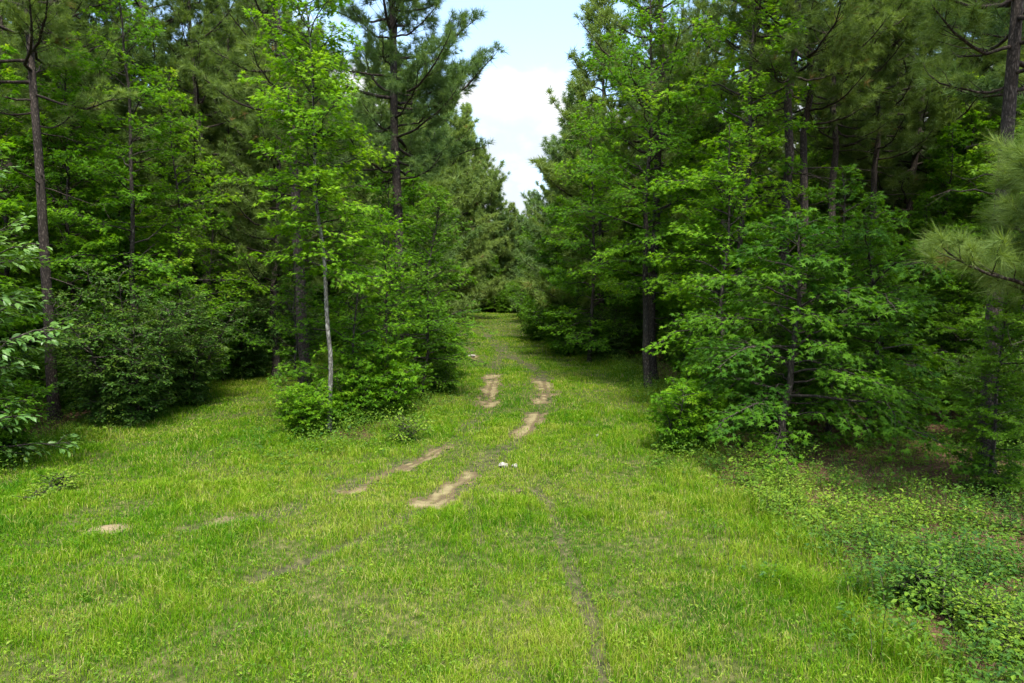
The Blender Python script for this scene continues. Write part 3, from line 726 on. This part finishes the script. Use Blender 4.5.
place(LIB['shrub2'], 'bush', 'leafy low bush where the grass meets the front of the right wood', 'bush', W(690, 14.2), 14.2, 1.2, 0.72)
place(LIB['shrub2'], 'bush', 'low bush on the brown litter below the stout bare-footed pine', 'bush', W(715, 16.5), 16.5, 3.2, 0.8)
for px, d, lab, kind, sc_ in ((781, 18.6, 'black-looking pine trunk closest behind the tall mid green sweetgum', 'tallpine', 1.0), (797, 20.5, 'dark pine trunk paired closely with the black-looking trunk', 'tallpine', .95),
                        (830, 22.5, 'thin dark pine trunk third along in the right group of trunks', 'tallpine', .95), (868, 23.5, 'dark pine trunk standing apart at the far side of the trunk group', 'tallpine', .9)):
    place(LIB[kind], 'pine_tree', lab, 'tree', W(px, d), d, px * 0.7, sc_)
hero_pine(8.74, 12.4, 'thick rough-barked pine close by at the right picture edge', seed=28, wander=.05, H=18, z0=6.8, cr=3.0, r=0.145, nb=60, needles=28, tuft=0.25, width=.011, lean=(0.1, 0.0), limbs=True, snags=10)
hero_pine(8.2, 10.0, 'young pine with long feathery pale needles reaching in from the right edge', seed=29, base=.5, H=6.3, z0=3.4, cr=1.9, r=0.09, nb=31, needles=56, tuft=0.30, width=.007, limbs=True, snags=3)
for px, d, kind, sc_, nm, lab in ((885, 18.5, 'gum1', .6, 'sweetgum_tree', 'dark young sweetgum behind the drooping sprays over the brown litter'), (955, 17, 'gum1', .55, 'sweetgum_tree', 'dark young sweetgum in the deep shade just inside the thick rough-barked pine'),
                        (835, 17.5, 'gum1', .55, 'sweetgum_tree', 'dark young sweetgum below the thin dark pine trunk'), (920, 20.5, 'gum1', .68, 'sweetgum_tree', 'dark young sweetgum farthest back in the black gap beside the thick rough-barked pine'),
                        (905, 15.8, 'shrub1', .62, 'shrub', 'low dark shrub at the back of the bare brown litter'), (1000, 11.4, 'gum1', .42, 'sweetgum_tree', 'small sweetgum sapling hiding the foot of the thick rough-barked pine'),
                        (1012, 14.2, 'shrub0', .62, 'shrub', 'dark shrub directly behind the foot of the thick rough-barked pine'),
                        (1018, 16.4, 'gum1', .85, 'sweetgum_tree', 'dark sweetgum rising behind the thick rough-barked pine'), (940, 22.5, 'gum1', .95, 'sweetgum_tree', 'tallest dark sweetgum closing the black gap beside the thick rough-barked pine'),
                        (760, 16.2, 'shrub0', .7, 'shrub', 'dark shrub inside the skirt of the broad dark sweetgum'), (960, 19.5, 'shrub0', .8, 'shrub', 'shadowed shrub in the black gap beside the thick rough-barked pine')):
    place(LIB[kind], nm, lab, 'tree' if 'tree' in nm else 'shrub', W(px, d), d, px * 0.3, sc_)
place(LIB['shrub1'], 'shrub', 'shrub at the bend of the track below the sweeping bright sweetgum', 'shrub', W(572, 34.5), 34.5, 0.2, 1.25)
place(LIB['shrub0'], 'shrub', 'dark shrub filling the gap between the bend and the stout bare-footed pine', 'shrub', W(612, 30.5), 31, 2.2, 0.75)
place(LIB['shrub1'], 'shrub', 'rounded shrub farthest along the right side of the track', 'shrub', W(545, 42), 42, 1.2, 1.35)

for px, d, kind, sc_, lab in ((392, 39, 'farpine1', 1.2, 'full green pine just beyond the tall pine with dark limbs, at the track side'), (405, 50, 'farpine0', 1.25, 'second full pine in the row beyond the tall pine with dark limbs'),
                        (414, 62, 'farpine1', 1.4, 'third full pine in the row beyond the tall pine with dark limbs'), (424, 75, 'farpine2', 1.3, 'fourth and farthest full pine in the row beyond the tall pine with dark limbs'),
                        (448, 58, 'farpine2', 1.2, 'tall rounded pine overhanging the left verge far down the track'), (464, 70, 'farpine2', 1.15, 'second tall rounded pine overhanging the left verge far down the track'),
                        (450, 88, 'farpine0', 1.7, 'tallest pine of the stepped group that closes the track at the sky gap'), (466, 89, 'farpine2', 1.55, 'second tallest pine of the stepped group that closes the track at the sky gap'),
                        (482, 90, 'farpine1', 1.5, 'middle pine of the stepped group that closes the track at the sky gap'), (497, 90, 'farpine0', 1.12, 'lower pine of the stepped group that closes the track at the sky gap'),
                        (511, 91, 'farpine1', 1.0, 'lowest pine at the foot of the sky gap'), (531, 92, 'farpine0', 1.05, 'pine half hidden behind the right trees at the foot of the sky gap'),
                        (600, 36, 'farpine2', 1.12, 'dark spiky pine standing against the sky beyond the large bright sweetgum'), (580, 46, 'farpine0', 1.1, 'slender pine stepping down towards the sky gap beyond the dark spiky pine'),
                        (566, 60, 'farpine2', 1.0, 'small-looking far pine at the lower end of the sky gap')):
    place(LIB[kind], 'pine_tree', lab, 'tree', W(px, d), d, px * 0.3, sc_)
for px, d, kind, sc_, lab in ((415, 31, 'gum0', .85, 'light green sweetgum standing beyond the tall pine with dark limbs'), (472, 85, 'gum0', .8, 'light green sweetgum closing the far end of the track left of the sky gap'), (494, 86.5, 'gum1', .8, 'light green sweetgum closing the far end of the track under the sky gap'),
                        (424, 78, 'gum0', 1.1, 'light green sweetgum near the far end of the row beyond the tall pine'), (444, 84, 'gum1', 1.0, 'light green sweetgum at the foot of the tallest far pine'),
                        (420, 43, 'gum1', .95, 'light green rounded sweetgum low in the row beyond the tall pine'),
                        (556, 37, 'gum0', .75, 'light green sweetgum at the bend, lowest tree beside the sky gap')):
    place(LIB[kind], 'sweetgum_tree', lab, 'tree', W(px, d), d, px * 0.3, sc_)

# ------------------------------------------------------------------ woods behind the edges
rp = random.Random(5)
taken = [(o.location.x, o.location.y) for o in COL.objects if o.type == 'EMPTY']
def free(x, y, d): return all((x - a) ** 2 + (y - b) ** 2 > d * d for a, b in taken)
def fill(n, fx, y0, y1, dmin, kinds, name, label, cat, group, smin=.85, smax=1.1, tries=4000):
    c = 0
    for _ in range(tries):
        if c >= n: break
        y = y0 + (y1 - y0) * rp.random(); x = fx(y)
        if x is None or not free(x, y, dmin): continue
        if abs(x) > 0.76 * y + 2.5 or (cat == 'tree' and (y < 19 and .54 < x / y < .76 or y < 30 and .34 < x / y < .56)): continue
        taken.append((x, y)); c += 1
        place(LIB[rp.choice(kinds)], name, label, cat, x, y, rp.uniform(0, 6.28), rp.uniform(smin, smax), group)
    return c
le, re_ = lambda y: float(left_edge(y)), lambda y: float(right_edge(y))
P4 = ['pine0', 'pine1', 'pine2', 'pine3']
cnt = {}
cnt['lp'] = fill(23, lambda y: le(y) - 2.0 - 16 * rp.random(), 17, 44, 2.3, P4, 'pine_tree', 'tall pine standing back inside the shaded left wood', 'tree', 'pines inside the left wood')
cnt['lg'] = fill(22, lambda y: le(y) - 1.2 - 9 * rp.random(), 15, 42, 1.7, ['gum0', 'gum1'], 'sweetgum_tree', 'leafy sweetgum growing among the pines of the left wood', 'tree', 'sweetgums inside the left wood', .7, 1)
cnt['ls'] = fill(34, lambda y: le(y) - 0.6 - 9 * rp.random(), 13.5, 46, 1.3, ['shrub0', 'shrub1', 'shrub0'], 'shrub', 'dark understory shrub under the trees of the left wood', 'shrub', 'shrubs under the left wood', .6, 1)
cnt['rp'] = fill(29, lambda y: re_(y) + 2.6 + 18 * rp.random(), 14, 44, 2.2, P4, 'pine_tree', 'tall pine standing back inside the shaded right wood', 'tree', 'pines inside the right wood')
cnt['rg'] = fill(20, lambda y: re_(y) + 2.2 + 10 * rp.random(), 17, 42, 1.7, ['gum0', 'gum1'], 'sweetgum_tree', 'leafy sweetgum growing among the pines of the right wood', 'tree', 'sweetgums inside the right wood', .7, 1)
cnt['rs'] = fill(40, lambda y: re_(y) + 1.2 + 13 * rp.random(), 15.5, 46, 1.3, ['shrub0', 'shrub1', 'shrub0'], 'shrub', 'dark understory shrub under the trees of the right wood', 'shrub', 'shrubs under the right wood', .55, .95)
FP = ['farpine0', 'farpine1', 'farpine2']
cnt['lw'] = fill(22, lambda y: le(y) - 1.0 - 7 * rp.random(), 34, 84, 2.5, FP, 'pine_tree', 'pine in the wall of trees sloping away along the far left of the track', 'tree', 'pines along the far left of the track', .9, 1.1)
cnt['rw'] = fill(22, lambda y: re_(y) + 4.2 + 7 * rp.random(), 36, 84, 2.5, FP, 'pine_tree', 'pine in the wall of trees along the far right of the track', 'tree', 'pines along the far right of the track', .95, 1.2)
cnt['ws'] = fill(16, lambda y: le(y) + 0.3 - 2 * rp.random(), 32, 84, 2.0, ['shrub0', 'shrub1'], 'shrub', 'shrub at the foot of the trees along the far left of the track', 'shrub', 'shrubs along the far left of the track', .8, 1.2)
cnt['rs2'] = fill(12, lambda y: re_(y) + .6 + 1.5 * rp.random(), 36, 84, 2.0, ['shrub0', 'shrub1', 'gum1'], 'shrub', 'shrub at the foot of the trees along the far right of the track', 'shrub', 'shrubs along the far right of the track', .8, 1.2)
cnt['end'] = fill(14, lambda y: -16 + 24 * rp.random(), 88, 100, 2.4, FP, 'pine_tree', 'distant pine closing the view where the track bends away', 'tree', 'pines closing the far end of the track', .75, .92)
cnt['ends'] = fill(9, lambda y: -12 + 16 * rp.random(), 85, 89, 1.6, ['shrub0', 'shrub1'], 'shrub', 'distant shrub closing the view where the track bends away', 'shrub', 'shrubs closing the far end of the track', .9, 1.3)
print('FILL', cnt)

def distant_woods():
    mb = MB(); rs = np.random.default_rng(77); n = 0
    while n < 430:
        y = rs.uniform(14, 112); side = rs.random()
        if side < .46: x = float(left_edge(min(y, 90))) - rs.uniform(13, 34)
        elif side < .92: x = float(right_edge(min(y, 85))) + rs.uniform(15, 38)
        else: x = rs.uniform(-24, 20); y = rs.uniform(101, 122)
        if abs(x) > 0.76 * y + 3: continue
        n += 1; H = rs.uniform(7, 12.5); k = 520; base = np.array([x, y, hz(x, y)])
        tube(mb, [base, base + [0, 0, H * .5], base + [0, 0, H]], [.14, .11, .03], 6, .5, mat=1)
        u = rs.random(k) ** 1.15; a = rs.uniform(0, 6.283, k); rr = 2.6 * ((1 - u) ** .6 + .1) * rs.uniform(.2, 1, k) ** .6
        lobes = 0.6 + 0.7 * vnoise(a * 1.6 + n, u * 9 + n, 3)
        pos = base + np.stack([np.cos(a) * rr * lobes, np.sin(a) * rr * lobes, 0.3 + u * (H - .3)], -1)
        d = np.stack([np.cos(a), np.sin(a), rs.normal(-.1, .4, k)], -1); nr = np.stack([rs.normal(0, .5, k), rs.normal(0, .5, k), np.ones(k)], -1)
        xa, ya, za = frame(d, nr)
        scatter(mb, TRI[0], TRI[1], pos, xa, ya, za, rs.uniform(.35, .75, k), np.clip(rs.normal(.3, .15, k) + .12 * rs.normal(), 0, .9))
    o = mesh_obj('distant_woods', mb.mesh('distant_woods', [M['shrub'], M['pine_twig']])); o['kind'] = 'stuff'
    o['label'] = 'dark mass of woodland far back between the trunks'; o['category'] = 'woods'
distant_woods()

# ------------------------------------------------------------------ small things on the grass
def stone(px, py, s, label, seed, flat=0.5):
    rs = np.random.default_rng(seed); import bmesh
    bm = bmesh.new(); bmesh.ops.create_icosphere(bm, subdivisions=3, radius=1)
    k = rs.normal(0, 1, (9, 3)); k = norm(k); cut = rs.uniform(0.62, 0.9, 9)
    for v in bm.verts:
        p = np.array(v.co)
        for a, c in zip(k, cut):
            e = p @ a - c
            if e > 0: p = p - a * e * 0.9
        p = p * (1 + 0.05 * rs.normal()); v.co = (p[0] * s, p[1] * s * 0.8, p[2] * s * flat)
    me = bpy.data.meshes.new('stone'); bm.to_mesh(me); bm.free(); me.materials.append(M['stone'])
    x, y = at(px, py); o = mesh_obj('stone', me); o.location = (x, y, hz(x, y) + s * flat * 0.7); o.rotation_euler = (0.2, 0.1, seed)
    tag(o, label, 'stone')
stone(503, 470, 0.11, 'larger white stone lying in the middle of the track', 1, 0.6)
stone(515, 470, 0.07, 'smaller white stone beside the larger one in the track', 2, 0.6)
stone(471, 356, 0.26, 'flat pale stone in the far left wheel track', 3, 0.35)
stone(597, 439, 0.06, 'small buff stone alone in the grass right of the track', 4, 0.5)
def weed_plant(seed, h, n=9, size=.08, tone=.8):
    return broadleaf(seed, h, 0.05, h * .45, 0.006, n, OVAL, size, 'weed', 'gum_bark', stems=4, spread=h * .4, gap=size * .55, base_tint=tone)
x, y = at(55, 492); place(weed_plant(61, .34, 8, .06, .6), 'weed_plant', 'single leafy weed standing in the grass before the left wood', 'weed', x, y)
x, y = at(406, 442); place(weed_plant(62, .62, 7, .075, .6), 'weed_plant', 'tall pale weed on the grass in front of the dense dark sweetgum', 'weed', x, y)
x, y = at(925, 600); place(weed_plant(64, .5, 30, .055, .3), 'weed_plant', 'large dark leafy plant amid the undergrowth of the right corner', 'weed', x, y, 1)
x, y = at(1000, 640); place(weed_plant(65, .42, 26, .05, .6), 'weed_plant', 'leafy plant in the bottom right corner of the undergrowth', 'weed', x, y, 2)

# ------------------------------------------------------------------ camera, light, sky
cam = bpy.data.cameras.new('camera'); co = link(bpy.data.objects.new('camera', cam))
cam.sensor_width = 36; cam.lens = 36 * F / 1024; cam.clip_start = 0.1; cam.clip_end = 3000
co.location = (0, 0, CAM_H); co.rotation_euler = (math.pi / 2 - PITCH, 0, 0)
sc.camera = co

SUN_EL, SUN_AZ = R(60), R(168)      # azimuth clockwise from +Y: from behind the camera, a little to the right
su = bpy.data.lights.new('sun', 'SUN'); su.energy = 1.5; su.angle = R(14); su.color = (1, 0.96, 0.88)
so = link(bpy.data.objects.new('sun', su)); so.location = (0, -20, 40)
so.rotation_euler = (math.pi / 2 - SUN_EL, 0, math.pi - SUN_AZ)

w = bpy.data.worlds.new('World'); sc.world = w; w.use_nodes = True
N, L = w.node_tree.nodes, w.node_tree.links; N.clear()
out = N.new('ShaderNodeOutputWorld'); bg = N.new('ShaderNodeBackground'); bg.inputs['Strength'].default_value = 0.12
sky = N.new('ShaderNodeTexSky'); sky.sky_type = 'NISHITA'; sky.sun_disc = False; sky.sun_elevation = SUN_EL; sky.sun_rotation = SUN_AZ
sky.air_density = 1.0; sky.dust_density = 0.4; sky.ozone_density = 2.0
tc = N.new('ShaderNodeTexCoord'); mp = N.new('ShaderNodeMapping'); mp.inputs['Scale'].default_value = (1, 1, 1.6); mp.inputs['Location'].default_value = (0.3, 0.1, 0.0)
L.new(tc.outputs['Generated'], mp.inputs[0])
no = N.new('ShaderNodeTexNoise'); no.inputs['Scale'].default_value = 4.6; no.inputs['Detail'].default_value = 9; no.inputs['Roughness'].default_value = 0.55
L.new(mp.outputs[0], no.inputs['Vector'])
sx = N.new('ShaderNodeSeparateXYZ'); L.new(tc.outputs['Generated'], sx.inputs[0])
# more cloud low down, opening to blue higher up
bi = N.new('ShaderNodeMapRange'); bi.inputs[1].default_value = 0.22; bi.inputs[2].default_value = 0.31; bi.inputs[3].default_value = 0.16; bi.inputs[4].default_value = -0.16
L.new(sx.outputs['Z'], bi.inputs[0])
b2 = N.new('ShaderNodeMapRange'); b2.inputs[1].default_value = 0.5; b2.inputs[2].default_value = 0.75; b2.inputs[3].default_value = 0.0; b2.inputs[4].default_value = 0.22
L.new(sx.outputs['Z'], b2.inputs[0])
a0 = N.new('ShaderNodeMath'); L.new(bi.outputs[0], a0.inputs[0]); L.new(b2.outputs[0], a0.inputs[1])
ad = N.new('ShaderNodeMath'); L.new(no.outputs[0], ad.inputs[0]); L.new(a0.outputs[0], ad.inputs[1])
cr_ = N.new('ShaderNodeMapRange'); cr_.interpolation_type = 'SMOOTHSTEP'; cr_.inputs[1].default_value = 0.46; cr_.inputs[2].default_value = 0.60
L.new(ad.outputs[0], cr_.inputs[0])
mx = N.new('ShaderNodeMix'); mx.data_type = 'RGBA'
L.new(cr_.outputs[0], mx.inputs[0]); tn = N.new('ShaderNodeMix'); tn.data_type = 'RGBA'; tn.inputs[0].default_value = 0.6; tn.inputs[7].default_value = (0.66, 0.84, 1.04, 1)   # thin high veil
L.new(sky.outputs[0], tn.inputs[6]); L.new(tn.outputs[2], mx.inputs[6]); cv = ramp(N, [(0.42, (0.62, 0.68, 0.76)), (0.66, (0.97, 0.98, 1.0))]); L.new(no.outputs[0], cv.inputs[0])
cs = N.new('ShaderNodeVectorMath'); cs.operation = 'SCALE'; cs.inputs['Scale'].default_value = 2.35
zb = N.new('ShaderNodeMapRange'); zb.inputs[1].default_value = 0.30; zb.inputs[2].default_value = 0.70; zb.inputs[3].default_value = 1.8; zb.inputs[4].default_value = 5.5   # an overcast zenith is brighter than its rim
L.new(sx.outputs['Z'], zb.inputs[0]); L.new(zb.outputs[0], cs.inputs['Scale'])
L.new(cv.outputs[0], cs.inputs[0]); L.new(cs.outputs[0], mx.inputs[7])
L.new(mx.outputs[2], bg.inputs['Color']); L.new(bg.outputs[0], out.inputs[0])

vs = sc.view_settings; sc.display_settings.display_device = 'sRGB'
vs.view_transform = 'Standard'; vs.look = 'None'; vs.exposure = 2.75; vs.gamma = 1.0; vs.use_curve_mapping = False
sc.render.engine = 'CYCLES'
cy = sc.cycles; cy.max_bounces = 7; cy.diffuse_bounces = 5; cy.glossy_bounces = 2; cy.transmission_bounces = 4; cy.transparent_max_bounces = 4
cy.use_adaptive_sampling = True; cy.adaptive_threshold = 0.015; cy.use_denoising = True; cy.sample_clamp_indirect = 6
cy.use_light_tree = False
